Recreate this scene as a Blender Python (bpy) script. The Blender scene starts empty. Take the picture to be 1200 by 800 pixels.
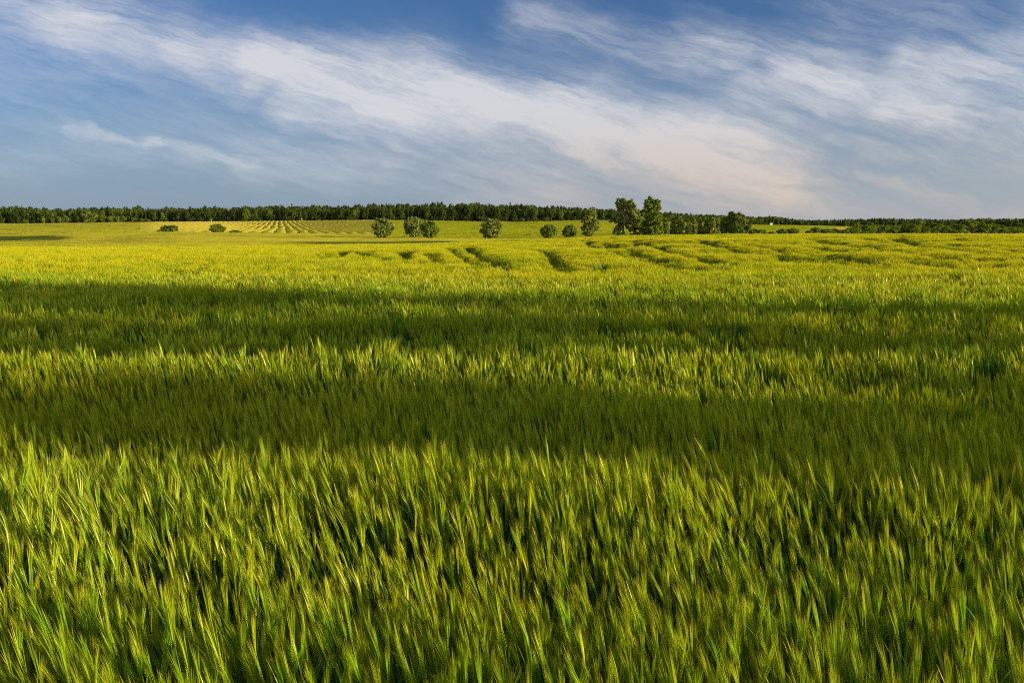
import bpy, math, random
import numpy as np
from mathutils import Vector, Matrix

R = math.radians
rng = np.random.default_rng(7)
random.seed(7)
sc = bpy.context.scene
COL = sc.collection

# ------------------------------------------------------------------ camera
CAM_Z = 2.2
PITCH = R(8.17)
FPX = 933.0                      # focal length in pixels of the 1200 px wide photograph
HOR = 266.0
FH = 942.6                       # same, along the horizon line
cam = bpy.data.cameras.new('camera')
cam.sensor_width = 36.0
cam.lens = 36.0 * FPX / 1200.0
cam.clip_start = 0.05
cam.clip_end = 30000
cam_o = bpy.data.objects.new('camera', cam)
COL.objects.link(cam_o)
cam_o.location = (0, 0, CAM_Z)
cam_o.rotation_euler = (math.pi / 2 - PITCH, 0, 0)
sc.camera = cam_o

# ------------------------------------------------------------------ light
SUN_EL = R(9.5)
SUN_BACK = R(17)                 # how far the sun stands behind the camera's right-hand side
S = Vector((math.cos(SUN_EL) * math.cos(SUN_BACK), -math.cos(SUN_EL) * math.sin(SUN_BACK), math.sin(SUN_EL)))
sun = bpy.data.lights.new('sun', 'SUN')
sun.energy = 5.0
sun.angle = R(0.9)
sun.color = (1.0, 0.81, 0.46)
sun_o = bpy.data.objects.new('sun', sun)
COL.objects.link(sun_o)
sun_o.rotation_euler = S.to_track_quat('Z', 'Y').to_euler()

sc.view_settings.view_transform = 'Standard'
sc.view_settings.look = 'None'
sc.view_settings.gamma = 1
sc.view_settings.use_curve_mapping = False
sc.view_settings.exposure = 1.0
sc.cycles.max_bounces = 5
sc.cycles.diffuse_bounces = 3
sc.cycles.glossy_bounces = 2
sc.cycles.transmission_bounces = 3
sc.cycles.transparent_max_bounces = 4
sc.cycles.use_denoising = False
sc.cycles.pixel_filter_type = 'BLACKMAN_HARRIS'
sc.cycles.filter_width = 1.15
sc.cycles.sample_clamp_indirect = 4.0


def px_dir(px, py):
    cx = (px - 600) / FPX
    cy = (400 - py) / FPX
    return Vector((cx, math.cos(PITCH) + cy * math.sin(PITCH), -math.sin(PITCH) + cy * math.cos(PITCH)))


def sky_pt(px, py):              # a direction as (x/y, z/y): where in the sky a cloud lies
    d = px_dir(px, py)
    return d.x / d.y, d.z / d.y


class NT:
    """tiny helper that writes node maths"""
    def __init__(s, nt):
        s.nt = nt

    def n(s, t, **kw):
        o = s.nt.nodes.new(t)
        for k, v in kw.items():
            setattr(o, k, v)
        return o

    def put(s, sock, v):
        if hasattr(v, 'is_output') or isinstance(v, bpy.types.NodeSocket):
            s.nt.links.new(v, sock)
        else:
            sock.default_value = v

    def m(s, op, a, b=None, c=None, clamp=False):
        o = s.n('ShaderNodeMath', operation=op, use_clamp=clamp)
        s.put(o.inputs[0], a)
        if b is not None: s.put(o.inputs[1], b)
        if c is not None: s.put(o.inputs[2], c)
        return o.outputs[0]

    def v(s, op, a, b=None, scale=None):
        o = s.n('ShaderNodeVectorMath', operation=op)
        s.put(o.inputs[0], a)
        if b is not None: s.put(o.inputs[1], b)
        if scale is not None: s.put(o.inputs[3], scale)
        return o.outputs[1] if op in ('LENGTH', 'DOT_PRODUCT') else o.outputs[0]

    def comb(s, x, y, z=0.0):
        o = s.n('ShaderNodeCombineXYZ')
        s.put(o.inputs[0], x); s.put(o.inputs[1], y); s.put(o.inputs[2], z)
        return o.outputs[0]

    def sep(s, v):
        o = s.n('ShaderNodeSeparateXYZ')
        s.put(o.inputs[0], v)
        return o.outputs

    def noise(s, vec, scale, detail=4.0, rough=0.55, dist=0.0, color=False):
        o = s.n('ShaderNodeTexNoise')
        s.put(o.inputs['Vector'], vec)
        o.inputs['Scale'].default_value = scale
        o.inputs['Detail'].default_value = detail
        o.inputs['Roughness'].default_value = rough
        o.inputs['Distortion'].default_value = dist
        return o.outputs[1] if color else o.outputs[0]

    def mix(s, f, a, b, blend='MIX'):
        o = s.n('ShaderNodeMix', data_type='RGBA', blend_type=blend)
        s.put(o.inputs[0], f); s.put(o.inputs[6], a); s.put(o.inputs[7], b)
        return o.outputs[2]

    def rng(s, x, a, b, c=0.0, d=1.0, smooth=True):
        o = s.n('ShaderNodeMapRange', interpolation_type='SMOOTHSTEP' if smooth else 'LINEAR')
        s.put(o.inputs[0], x)
        for i, q in enumerate((a, b, c, d)):
            o.inputs[i + 1].default_value = q
        return o.outputs[0]


def C4(r, g, b):
    return (r, g, b, 1.0)


def build_world():
    w = bpy.data.worlds.new('World')
    sc.world = w
    w.use_nodes = True
    nt = w.node_tree
    nt.nodes.clear()
    k = NT(nt)
    STR = 0.06
    sky = k.n('ShaderNodeTexSky', sky_type='NISHITA')
    sky.sun_disc = False
    sky.sun_elevation = SUN_EL
    sky.sun_rotation = math.pi / 2 + SUN_BACK
    sky.altitude = 100
    sky.air_density = 1.0
    sky.dust_density = 0.6
    sky.ozone_density = 3.0
    tc = k.n('ShaderNodeTexCoord')
    d = tc.outputs['Generated']
    x, y, z = k.sep(d)
    yy = k.m('MAXIMUM', y, 0.08)
    a = k.m('DIVIDE', x, yy)
    e = k.m('DIVIDE', z, yy)
    front = k.rng(y, 0.1, 0.3)
    p = k.comb(a, e)
    # wispy domain warp
    wn = k.noise(k.comb(k.m('MULTIPLY', a, 1.0), k.m('MULTIPLY', e, 1.6)), 4.5, 5, 0.6, color=True)
    warp = k.v('SCALE', k.v('SUBTRACT', wn, (0.5, 0.5, 0.5)), scale=0.13)
    wn2 = k.noise(k.comb(k.m('MULTIPLY', a, 1.0), k.m('MULTIPLY', e, 2.2)), 15.0, 4, 0.6, color=True)
    warp = k.v('ADD', warp, k.v('SCALE', k.v('SUBTRACT', wn2, (0.5, 0.5, 0.5)), scale=0.05))
    wx, wy, _ = k.sep(warp)
    pw = k.v('ADD', p, k.comb(wx, k.m('MULTIPLY', wy, 0.55)))

    def streak(angle, sx, sy, scale, seed, det=6, rough=0.62):
        ca, sa = math.cos(R(angle)), math.sin(R(angle))
        u = k.m('ADD', k.m('MULTIPLY', a, ca), k.m('MULTIPLY', e, sa))
        v = k.m('SUBTRACT', k.m('MULTIPLY', e, ca), k.m('MULTIPLY', a, sa))
        u = k.m('ADD', u, k.m('MULTIPLY', wx, 0.35))
        v = k.m('ADD', v, k.m('MULTIPLY', wy, 0.35))
        return k.noise(k.comb(k.m('MULTIPLY', u, sx), k.m('MULTIPLY', v, sy), seed), scale, det, rough)

    st1 = streak(-17, 1.0, 4.0, 5.0, 3.1)
    st2 = streak(-9, 1.0, 6.0, 7.0, 8.7)
    st3 = streak(28, 1.0, 3.2, 8.0, 5.3)
    st4 = streak(-24, .8, 5.0, 15.0, 1.3, 5, .6)
    # cloud banks: pixel segments of the sky, width at either end, strength
    segs = [
        (-60, -5, 120, 28, 50, 42, .50), (100, 25, 240, 62, 44, 30, .48), (225, 60, 320, 84, 26, 24, .38),
        (300, 80, 470, 108, 26, 42, .96), (350, 108, 560, 128, 26, 30, .55), (380, 112, 470, 150, 30, 22, .40), (520, 112, 690, 142, 38, 34, .92),
        (660, 135, 830, 178, 32, 38, .85), (690, 150, 900, 158, 34, 22, .35), (790, 172, 925, 208, 36, 40, .74), (880, 200, 950, 250, 40, 30, .35),
        (210, 72, 250, 96, 14, 10, .25), (320, 125, 430, 164, 10, 4, .22),
        (75, 150, 180, 168, 7, 8, .38), (170, 166, 300, 185, 8, 9, .36),
        (-50, 176, 700, 196, 14, 16, .14), (-80, 100, 330, 150, 60, 45, .16), (300, 190, 640, 215, 26, 30, .22),
        (620, 22, 840, 72, 24, 20, .36), (800, 58, 980, 92, 26, 28, .40), (930, 92, 1110, 132, 38, 26, .56), (1080, 75, 1230, 105, 26, 30, .50),
        (1040, 130, 1220, 155, 26, 22, .42), (860, 110, 960, 130, 16, 10, .35), (1120, 90, 1230, 30, 20, 22, .3), (1000, 15, 1240, 20, 40, 46, .18),
        (1000, 205, 1140, 226, 7, 8, .25), (1000, 178, 1230, 196, 10, 16, .22), (960, 160, 1100, 176, 7, 8, .22), (560, 236, 1250, 250, 26, 26, .20),
    ]
    tot = None
    for (x1, y1, x2, y2, w1, w2, st) in segs:
        A = sky_pt(x1, y1); B = sky_pt(x2, y2)
        ba = (B[0] - A[0], B[1] - A[1], 0.0)
        L2 = ba[0] ** 2 + ba[1] ** 2
        pa = k.v('SUBTRACT', pw, (A[0], A[1], 0))
        h = k.m('DIVIDE', k.v('DOT_PRODUCT', pa, ba), L2, clamp=True)
        dist = k.v('LENGTH', k.v('SUBTRACT', pa, k.v('SCALE', ba, scale=h)))
        wd = k.m('ADD', k.m('MULTIPLY', h, (w2 - w1) / FPX * 1.05), w1 / FPX * 1.05)
        q = k.m('DIVIDE', dist, wd)
        f = k.m('EXPONENT', k.m('MULTIPLY', k.m('MULTIPLY', q, q), -1.0))
        inv = k.m('SUBTRACT', 1.0, k.m('MULTIPLY', f, st))
        tot = inv if tot is None else k.m('MULTIPLY', tot, inv)
    M = k.m('SUBTRACT', 1.0, tot)
    core = k.rng(M, .45, .95, 0, .30)
    tex = k.m('ADD', k.m('ADD', k.m('MULTIPLY', st1, .55), k.m('MULTIPLY', st2, .40)), k.m('ADD', k.m('MULTIPLY', st3, .22), k.m('MULTIPLY', st4, .26)))
    st5 = streak(-19, .5, 8.0, 9.0, 6.1, 7, .66)
    st6 = streak(-12, .5, 7.0, 15.0, 2.6, 7, .66)
    fil = k.m('ADD', k.m('MULTIPLY', st5, .6), k.m('MULTIPLY', st6, .4))
    tex = k.m('ADD', k.m('MULTIPLY', tex, .62), k.m('MULTIPLY', fil, .60))
    tex = k.rng(tex, .51, .97, 0.05, 1.34)
    dens = k.m('MULTIPLY', M, k.m('ADD', tex, core))
    # thin veil everywhere
    veil = k.m('MULTIPLY', k.rng(k.m('ADD', k.m('MULTIPLY', st1, .6), k.m('MULTIPLY', st2, .4)), .48, .78), .10)
    right = k.rng(a, -.2, .45)
    dens = k.m('ADD', dens, k.m('MULTIPLY', veil, k.m('ADD', .35, k.m('MULTIPLY', right, .9))))
    dens = k.m('MULTIPLY', dens, front, clamp=True)
    dens = k.m('MULTIPLY', k.m('TANH', k.m('MULTIPLY', dens, 1.12)), .98)
    back = k.m('MULTIPLY', k.m('SUBTRACT', 1.0, front), .78)
    dens = k.m('ADD', dens, back)
    # clear sky
    skyc = k.mix(1.0, sky.outputs[0], C4(.58, .745, 1.03), 'MULTIPLY')
    low = k.rng(e, -.02, .24, 1.0, 0.0)
    hz = k.mix(right, C4(2.35, 3.05, 4.15), C4(3.45, 3.9, 4.6))
    skyc = k.mix(k.m('MULTIPLY', low, .75), skyc, hz)
    warm = k.m('MULTIPLY', k.rng(e, .02, .17, 1.0, 0.0), k.rng(a, -.3, .2))
    cc = k.mix(warm, C4(6.5, 6.45, 6.5), C4(6.3, 5.1, 4.2))
    col = k.mix(dens, skyc, cc)
    bg = k.n('ShaderNodeBackground')
    k.put(bg.inputs[0], col)
    bg.inputs[1].default_value = STR
    out = k.n('ShaderNodeOutputWorld')
    nt.links.new(bg.outputs[0], out.inputs[0])


build_world()

# ------------------------------------------------------------------ noise and terrain

def _hash(ix, iy, seed):
    h = (ix.astype(np.int64) * 374761393 + iy.astype(np.int64) * 668265263 + seed * 974634777) & 0xFFFFFFFF
    h = ((h ^ (h >> 13)) * 1274126177) & 0xFFFFFFFF
    return ((h ^ (h >> 16)) & 0xFFFFFF) / float(0xFFFFFF)


def vnoise(x, y, seed=0):
    x = np.asarray(x, float); y = np.asarray(y, float)
    ix = np.floor(x); iy = np.floor(y)
    fx = x - ix; fy = y - iy
    fx = fx * fx * fx * (fx * (fx * 6 - 15) + 10); fy = fy * fy * fy * (fy * (fy * 6 - 15) + 10)
    a = _hash(ix, iy, seed); b = _hash(ix + 1, iy, seed)
    c = _hash(ix, iy + 1, seed); d = _hash(ix + 1, iy + 1, seed)
    return (a * (1 - fx) + b * fx) * (1 - fy) + (c * (1 - fx) + d * fx) * fy


def fbm(x, y, seed=0, oct=3):
    t = 0; amp = 1; s = 0
    for o in range(oct):
        t = t + amp * vnoise(x * 2 ** o, y * 2 ** o, seed + o * 17); s += amp; amp *= .5
    return t / s


TU = np.array([-300, 0, 200, 450, 600, 700, 800, 900, 1050, 1250, 1600.])
TD = np.array([0, 30, 60, 95, 130, 160, 210, 250, 300, 400, 600, 830, 1100, 1500, 3000, 7000.])
TZ = np.array([
    [0] * 11,
    [-.08, -.08, -.06, -.05, -.05, -.02, 0, 0, 0, 0, 0],
    [-.45, -.45, -.42, -.38, -.3, -.2, -.1, .0, .05, .05, .05],
    [-.96, -.96, -.95, -.85, -.7, -.45, -.15, .1, .15, .15, .15],
    [-.88, -.88, -.80, -.98, -.70, -.34, .05, .2, .25, .25, .25],
    [-1.0, -1.0, -.35, -.78, -.78, -.5, -.3, -.2, -.2, -.3, -.3],
    [-.7, -.7, .15, -.50, -.78, -.55, -.6, -1, -1.2, -1.5, -1.5],
    [-.4, -.4, .55, -.2, -.6, -.2, -.8, -1.2, -1.5, -1.8, -1.8],
    [.0, .0, .50, .27, -.05, .2, -.5, -1.0, -1.5, -1.8, -1.8],
    [.5, .5, .75, 1.34, .9, 1.3, .5, -.5, -1.2, -1.5, -1.5],
    [2.8, 2.8, 2.9, 4.45, 3.8, 4.8, 3.0, 1.0, -.5, -1, -1],
    [5.8, 5.8, 7.5, 9.2, 7.5, 9.3, 7.0, 3.2, .8, 0, 0],
    [8, 8, 9, 11, 9, 11, 8, 5.1, 2, 1, 1],
    [9, 9, 10, 12, 10, 12, 9, 5.6, 2.6, 2.2, 2.2],
    [9, 9, 9, 9, 9, 9, 8, 5, 3, 2, 2],
    [0] * 11])


def _interp_axis(xs, q):
    i = np.clip(np.searchsorted(xs, q, side='right') - 1, 0, len(xs) - 2)
    f = np.clip((q - xs[i]) / (xs[i + 1] - xs[i]), 0, 1)
    return i, f


def _slopes(xs, ys):                       # monotone-ish tangents along axis 0
    d = np.diff(ys, axis=0) / np.diff(xs)[:, None]
    m = np.zeros_like(ys)
    m[1:-1] = (d[:-1] + d[1:]) / 2
    m[0] = d[0]; m[-1] = d[-1]
    same = (d[:-1] * d[1:]) <= 0
    m[1:-1][same] *= 0.35
    return m


TM = _slopes(TD, TZ)


def terrain(x, y):
    x = np.asarray(x, float); y = np.asarray(y, float)
    yy = np.maximum(y, 1.0)
    u = np.clip(600 + FH * x / np.maximum(yy, 12.0), -300, 1600)
    i, f = _interp_axis(TD, np.clip(yy, 0, 7000))
    j, g = _interp_axis(TU, u)
    g = g * g * (3 - 2 * g)
    h = (TD[i + 1] - TD[i])
    f2 = f * f; f3 = f2 * f
    def col(jj):
        return ((2 * f3 - 3 * f2 + 1) * TZ[i, jj] + (f3 - 2 * f2 + f) * h * TM[i, jj]
                + (-2 * f3 + 3 * f2) * TZ[i + 1, jj] + (f3 - f2) * h * TM[i + 1, jj])
    return col(j) * (1 - g) + col(j + 1) * g


def crop_end(u):                           # how far the barley reaches, by bearing
    return np.interp(u, [-300, 0, 300, 450, 600, 700, 900, 1250, 1600], [95, 95, 103, 112, 124, 130, 138, 142, 142])


def bearing(x, y):
    return 600 + FH * x / np.maximum(y, 5.0)


def at(px, d, dz=0.0):
    x = (px - 600) / FH * d
    return Vector((x, d, float(terrain(x, d)) + dz))


# ------------------------------------------------------------------ helpers

def tag(o, label=None, cat=None, group=None, kind=None):
    if label: o['label'] = label
    if cat: o['category'] = cat
    if group: o['group'] = group
    if kind: o['kind'] = kind
    return o


def empty(name, loc, rz=0.0, s=1.0):
    o = bpy.data.objects.new(name, None)
    COL.objects.link(o)
    o.location = loc; o.rotation_euler = (0, 0, rz); o.scale = (s, s, s)
    return o


class MB:
    def __init__(s):
        s.v = []; s.f = []; s.m = []; s.t = []

    def vert(s, p, t=0.0):
        s.v.append((p[0], p[1], p[2])); s.t.append(t)
        return len(s.v) - 1

    def face(s, idx, m=0):
        s.f.append(tuple(idx)); s.m.append(m)

    def tube(s, pts, rad, n=6, m=0, t0=0.0, t1=1.0, cap=True):
        rings = []
        for i, p in enumerate(pts):
            p = Vector(p)
            a = Vector(pts[max(i - 1, 0)]); b = Vector(pts[min(i + 1, len(pts) - 1)])
            d = (b - a).normalized()
            side = d.cross(Vector((0.31, 0.87, 0.1))).normalized()
            up = side.cross(d)
            t = t0 + (t1 - t0) * i / (len(pts) - 1)
            rings.append([s.vert(p + (side * math.cos(2 * math.pi * k / n) + up * math.sin(2 * math.pi * k / n)) * rad[i], t) for k in range(n)])
        for i in range(len(rings) - 1):
            for k in range(n):
                s.face((rings[i][k], rings[i][(k + 1) % n], rings[i + 1][(k + 1) % n], rings[i + 1][k]), m)
        if cap and n > 2:
            s.face(rings[-1], m); s.face(rings[0][::-1], m)

    def mesh(s, name, mats, smooth=False):
        me = bpy.data.meshes.new(name)
        me.from_pydata(s.v, [], s.f)
        for q in mats: me.materials.append(q)
        me.polygons.foreach_set('material_index', s.m)
        if smooth: me.polygons.foreach_set('use_smooth', [True] * len(s.f))
        at_ = me.attributes.new('t', 'FLOAT', 'POINT')
        at_.data.foreach_set('value', s.t)
        me.update()
        return me

    def build(s, name, mats, parent=None, smooth=False):
        o = bpy.data.objects.new(name, s.mesh(name, mats, smooth))
        COL.objects.link(o)
        if parent: o.parent = parent
        return o


# ------------------------------------------------------------------ materials

def leafy(name, build_color, trans=0.35, gloss=0.06, gcol=(.7, .65, .35), rough=0.45, tcol=(1.25, 1.15, .45)):
    m = bpy.data.materials.new(name)
    m.use_nodes = True
    nt = m.node_tree
    nt.nodes.clear()
    k = NT(nt)
    col = build_color(k)
    dif = k.n('ShaderNodeBsdfDiffuse'); k.put(dif.inputs[0], col)
    tr = k.n('ShaderNodeBsdfTranslucent'); k.put(tr.inputs[0], k.mix(1.0, col, C4(*tcol), 'MULTIPLY'))
    gl = k.n('ShaderNodeBsdfGlossy'); gl.inputs['Roughness'].default_value = rough
    gl.inputs[0].default_value = C4(*gcol)
    mx = k.n('ShaderNodeMixShader'); mx.inputs[0].default_value = trans
    nt.links.new(dif.outputs[0], mx.inputs[1]); nt.links.new(tr.outputs[0], mx.inputs[2])
    mx2 = k.n('ShaderNodeMixShader'); mx2.inputs[0].default_value = gloss
    nt.links.new(mx.outputs[0], mx2.inputs[1]); nt.links.new(gl.outputs[0], mx2.inputs[2])
    out = k.n('ShaderNodeOutputMaterial')
    nt.links.new(mx2.outputs[0], out.inputs[0])
    return m


def attr(k, name, inst=False):
    o = k.n('ShaderNodeAttribute', attribute_name=name)
    if inst: o.attribute_type = 'INSTANCER'
    return o.outputs['Fac']


def awn_col(k):
    t = attr(k, 't'); tint = attr(k, 'tint', True)
    c = k.mix(tint, C4(.170, .365, .012), C4(.43, .475, .014))
    c = k.mix(k.rng(t, .74, 1.0, 0, .8), c, C4(.50, .29, .07))
    g = k.n('ShaderNodeNewGeometry')
    return k.mix(1.0, c, k.mix(g.outputs['Random Per Island'], C4(.58, .60, .6), C4(1.55, 1.46, 1.3)), 'MULTIPLY')


def ear_col(k):
    tint = attr(k, 'tint', True)
    return k.mix(tint, C4(.145, .29, .014), C4(.30, .37, .02))


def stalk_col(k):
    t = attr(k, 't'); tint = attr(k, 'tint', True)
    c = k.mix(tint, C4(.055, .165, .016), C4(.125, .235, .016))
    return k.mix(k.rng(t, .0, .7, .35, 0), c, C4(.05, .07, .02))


def leaf_col(k):
    t = attr(k, 't'); tint = attr(k, 'tint', True)
    c = k.mix(tint, C4(.038, .130, .018), C4(.09, .20, .016))
    return k.mix(k.rng(t, .7, 1.0, 0, .4), c, C4(.20, .18, .05))


M_AWN = leafy('barley_awn', awn_col, .38, .05, (.8, .72, .25), .35)
M_EAR = leafy('barley_ear', ear_col, .30, .015)
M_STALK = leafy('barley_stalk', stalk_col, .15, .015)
M_LEAF = leafy('barley_leaf', leaf_col, .40, .02)


def awn_far_col(k):
    tint = attr(k, 'tint', True)
    return k.mix(tint, C4(.18, .355, .012), C4(.50, .49, .014))


M_AWN_FAR = leafy('barley_awn_far', awn_far_col, .40, .02, (.8, .72, .25), .4)
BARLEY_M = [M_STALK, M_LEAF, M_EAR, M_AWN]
BARLEY_FAR = [M_STALK, M_LEAF, M_EAR, M_AWN_FAR]


def tree_leaf(name, dark, light, trans=.38):
    dark = [q * 1.18 for q in dark]; light = [q * 1.18 for q in light]
    def f(k):
        t = attr(k, 't')
        return k.mix(t, C4(*dark), C4(*light))
    return leafy(name, f, trans, .015)


def bark(name, c1, c2):
    m = bpy.data.materials.new(name)
    m.use_nodes = True
    k = NT(m.node_tree)
    b = m.node_tree.nodes['Principled BSDF']
    tc = k.n('ShaderNodeTexCoord')
    nz = k.noise(k.v('MULTIPLY', tc.outputs['Object'], (6, 6, 1.2)), 3.0, 5)
    k.put(b.inputs['Base Color'], k.mix(nz, C4(*c1), C4(*c2)))
    b.inputs['Roughness'].default_value = .9
    return m


def plain(name, c, rough=.7, var=.15):
    m = bpy.data.materials.new(name)
    m.use_nodes = True
    k = NT(m.node_tree)
    b = m.node_tree.nodes['Principled BSDF']
    tc = k.n('ShaderNodeTexCoord')
    nz = k.noise(tc.outputs['Object'], 5.0, 4)
    k.put(b.inputs['Base Color'], k.mix(nz, C4(*[q * (1 - var) for q in c]), C4(*[min(1, q * (1 + var)) for q in c])))
    b.inputs['Roughness'].default_value = rough
    return m


def field_mat(name, c1, c2, c3, scale, bump=.22):
    """crop or grass seen from far: mottled colour and a rough standing surface"""
    m = bpy.data.materials.new(name)
    m.use_nodes = True
    nt = m.node_tree
    nt.nodes.clear()
    k = NT(nt)
    g = k.n('ShaderNodeNewGeometry')
    pos = g.outputs['Position']
    big = k.noise(k.v('MULTIPLY', pos, (.6, 1.0, 1)), .02 * scale, 4)
    sml = k.noise(pos, 1.1 * scale, 5, .7)
    vc = attr(k, 'dirt')
    c = k.mix(k.rng(big, .35, .65), C4(*c1), C4(*c2))
    c = k.mix(k.rng(sml, .40, .72, 0, .8), c, C4(*c3))
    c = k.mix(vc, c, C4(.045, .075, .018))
    dif = k.n('ShaderNodeBsdfDiffuse')
    k.put(dif.inputs[0], c)
    bp = k.n('ShaderNodeBump')
    bp.inputs['Strength'].default_value = bump
    bp.inputs['Distance'].default_value = .5
    k.put(bp.inputs['Height'], k.noise(pos, 1.6 * scale, 5, .75))
    nt.links.new(bp.outputs[0], dif.inputs['Normal'])
    out = k.n('ShaderNodeOutputMaterial')
    nt.links.new(dif.outputs[0], out.inputs[0])
    return m


M_SOIL = field_mat('field_soil', (.05, .06, .018), (.06, .075, .02), (.04, .05, .02), 3.0)
M_ROWS = field_mat('row_crop', (.58, .47, .060), (.52, .42, .055), (.40, .34, .045), 1.0)
M_GREEN = field_mat('green_crop', (.34, .35, .018), (.28, .31, .018), (.19, .23, .016), 1.0)
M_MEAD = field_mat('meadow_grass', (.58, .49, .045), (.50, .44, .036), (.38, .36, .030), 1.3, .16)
M_LAND = field_mat('far_land', (.10, .13, .03), (.12, .14, .035), (.08, .11, .03), .6)
M_BARK = bark('tree_bark', (.06, .045, .03), (.14, .11, .08))

# ------------------------------------------------------------------ the ground

def smooth(a, b, x):
    t = np.clip((x - a) / (b - a), 0, 1)
    return t * t * (3 - 2 * t)


def field_relief(x, y):
    """rows and wheel tracks of the fields beyond the barley"""
    u = bearing(x, y)
    z = np.zeros_like(x)
    dirt = np.zeros_like(x)
    rows = (y > 262) & (y < 826) & (u > 165) & (u < 446)
    fade = smooth(262, 285, y) * smooth(826, 800, y) * smooth(165, 185, u) * smooth(446, 440, u)
    ph = (x + 0.287 * (y - 260) + 1.2 * vnoise(x / 60, y / 90, 5) + 1.5 * vnoise(x / 9, y / 45, 6)) / 4.2
    wv = np.abs((ph % 1.0) - .5) * 2
    n = fbm(x / 14, y / 40, 31, 3)
    gap = smooth(.58, .92, wv) * smooth(.24, .50, n)
    z = np.where(rows, z + (.55 * (1 - wv) - .6 * gap) * fade, z)
    dirt = np.where(rows, (.08 + gap * .5) * fade, dirt)
    # headland line across the row field
    green = (y > 222) & (y < 832) & (u >= 446) & (u < 800)
    ph2 = (x - .55 * (y - 200) + 5 * vnoise(x / 40, y / 60, 9)) / 17.0
    w2 = np.abs((ph2 % 1.0) - .5) * 2
    n2 = fbm(x / 9, y / 22, 77, 3)
    g2 = smooth(.84, .97, w2) * smooth(.48, .66, n2)
    und = fbm(x / 10, y / 16, 41, 3)
    z = np.where(green, z + .55 * (und - .5) - .5 * g2, z)
    dirt = np.where(green, np.maximum(g2 * .7, .35 * smooth(.55, .75, fbm(x / 12, y / 30, 13, 3))), dirt)
    mead = (~rows) & (~green) & (y > 90) & (y < 830)
    und3 = fbm(x / 9, y / 14, 61, 4)
    z = np.where(mead, z + .35 * (und3 - .5), z)
    tuft = smooth(.52, .68, fbm(x / 16, y / 8, 19, 3))
    dull = .22 * smooth(250, 285, y) * (u < 500) + 0 * y
    dirt = np.where(mead, dull + .38 * tuft, dirt)
    # dark sedge hollow at far left
    hol = smooth(95, 60, u + 30 * (fbm(y / 18, x / 25, 3) - .5)) * smooth(168, 185, y) * smooth(255, 228, y)
    dirt = np.where(mead, np.maximum(dirt, hol * (.75 + .3 * fbm(x / 6, y / 6, 8))), dirt)
    # darker green band in the ground colour, beyond the end of the barley
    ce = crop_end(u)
    edge_band = smooth(33.0, 38.0, y - ce) * smooth(56, 48, y - ce) * smooth(300, 380, u) * smooth(640, 560, u)
    dirt = np.maximum(dirt, edge_band * .9)
    return z, dirt


def build_ground():
    us = np.concatenate([np.linspace(-6000, -300, 24)[:-1], np.linspace(-300, -40, 40)[:-1], np.linspace(-40, 1240, 1000)[:-1],
                         np.linspace(1240, 1500, 30)[:-1], np.linspace(1500, 7200, 24)])
    ds = np.concatenate([[-400, -150, -40, -10], np.linspace(0, 60, 25)[:-1], np.linspace(60, 200, 70)[:-1], np.geomspace(200, 900, 150)[:-1],
                         np.geomspace(900, 9000, 24)])
    U, D = np.meshgrid(us, ds)
    X = (U - 600) / FH * np.maximum(np.abs(D), 40.0)
    Y = D
    Z = terrain(X, Y)
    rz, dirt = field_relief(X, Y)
    Z = Z + rz
    ny, nx = X.shape
    ub = bearing(X, Y)
    # zone of each face, from its middle
    fx = (X[:-1, :-1] + X[1:, 1:]) / 2; fy = (Y[:-1, :-1] + Y[1:, 1:]) / 2
    fu = bearing(fx, fy)
    zone = np.zeros(fx.shape, int)                      # 0 soil under the barley
    zone[fy > crop_end(fu)] = 3                         # meadow
    zone[(fy > 262) & (fu > 165) & (fu < 446)] = 1
    zone[(fy > 222) & (fu >= 446) & (fu < 980)] = 2
    zone[(fy > 440) & (fu >= 980)] = 3
    zone[fy > 832] = 4
    zone[(fy > 832) & (fy < 1300) & (fu > 850)] = 2
    idx = np.arange(ny * nx).reshape(ny, nx)
    P = np.stack([X, Y, Z], -1).reshape(-1, 3)
    dd = dirt.reshape(-1)
    for zi, name, mat in ((0, 'ground', M_SOIL), (1, 'row_crop_field', M_ROWS), (2, 'green_field', M_GREEN), (3, 'meadow', M_MEAD), (4, 'far_land', M_LAND)):
        r, c = np.nonzero(zone == zi)
        F = np.stack([idx[r, c], idx[r, c + 1], idx[r + 1, c + 1], idx[r + 1, c]], -1)
        used, inv = np.unique(F, return_inverse=True)
        F = inv.reshape(F.shape)
        me = bpy.data.meshes.new(name)
        me.vertices.add(len(used)); me.vertices.foreach_set('co', P[used].ravel())
        me.loops.add(F.size); me.loops.foreach_set('vertex_index', F.ravel().astype(np.int32))
        me.polygons.add(len(F)); me.polygons.foreach_set('loop_start', np.arange(0, F.size, 4, dtype=np.int32))
        me.polygons.foreach_set('use_smooth', np.ones(len(F), bool))
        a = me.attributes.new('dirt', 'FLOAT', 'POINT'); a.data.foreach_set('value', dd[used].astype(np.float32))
        me.update(calc_edges=True); me.validate()
        me.materials.append(mat)
        o = bpy.data.objects.new(name, me)
        COL.objects.link(o)
        tag(o, kind='structure')


build_ground()

# ------------------------------------------------------------------ barley plants

def strip(mb, pts, wid, side, m, t0=0., t1=1.):
    prev = None
    n = len(pts) - 1
    for i, p in enumerate(pts):
        t = t0 + (t1 - t0) * i / n
        w = wid[i]
        if w < 1e-5:
            a = mb.vert(p, t)
            if prev and len(prev) == 2: mb.face((prev[0], prev[1], a), m)
            prev = (a,)
        else:
            a = mb.vert(p - side * w, t); b = mb.vert(p + side * w, t)
            if prev: mb.face((prev[0], prev[1], b, a), m)
            prev = (a, b)


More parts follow.
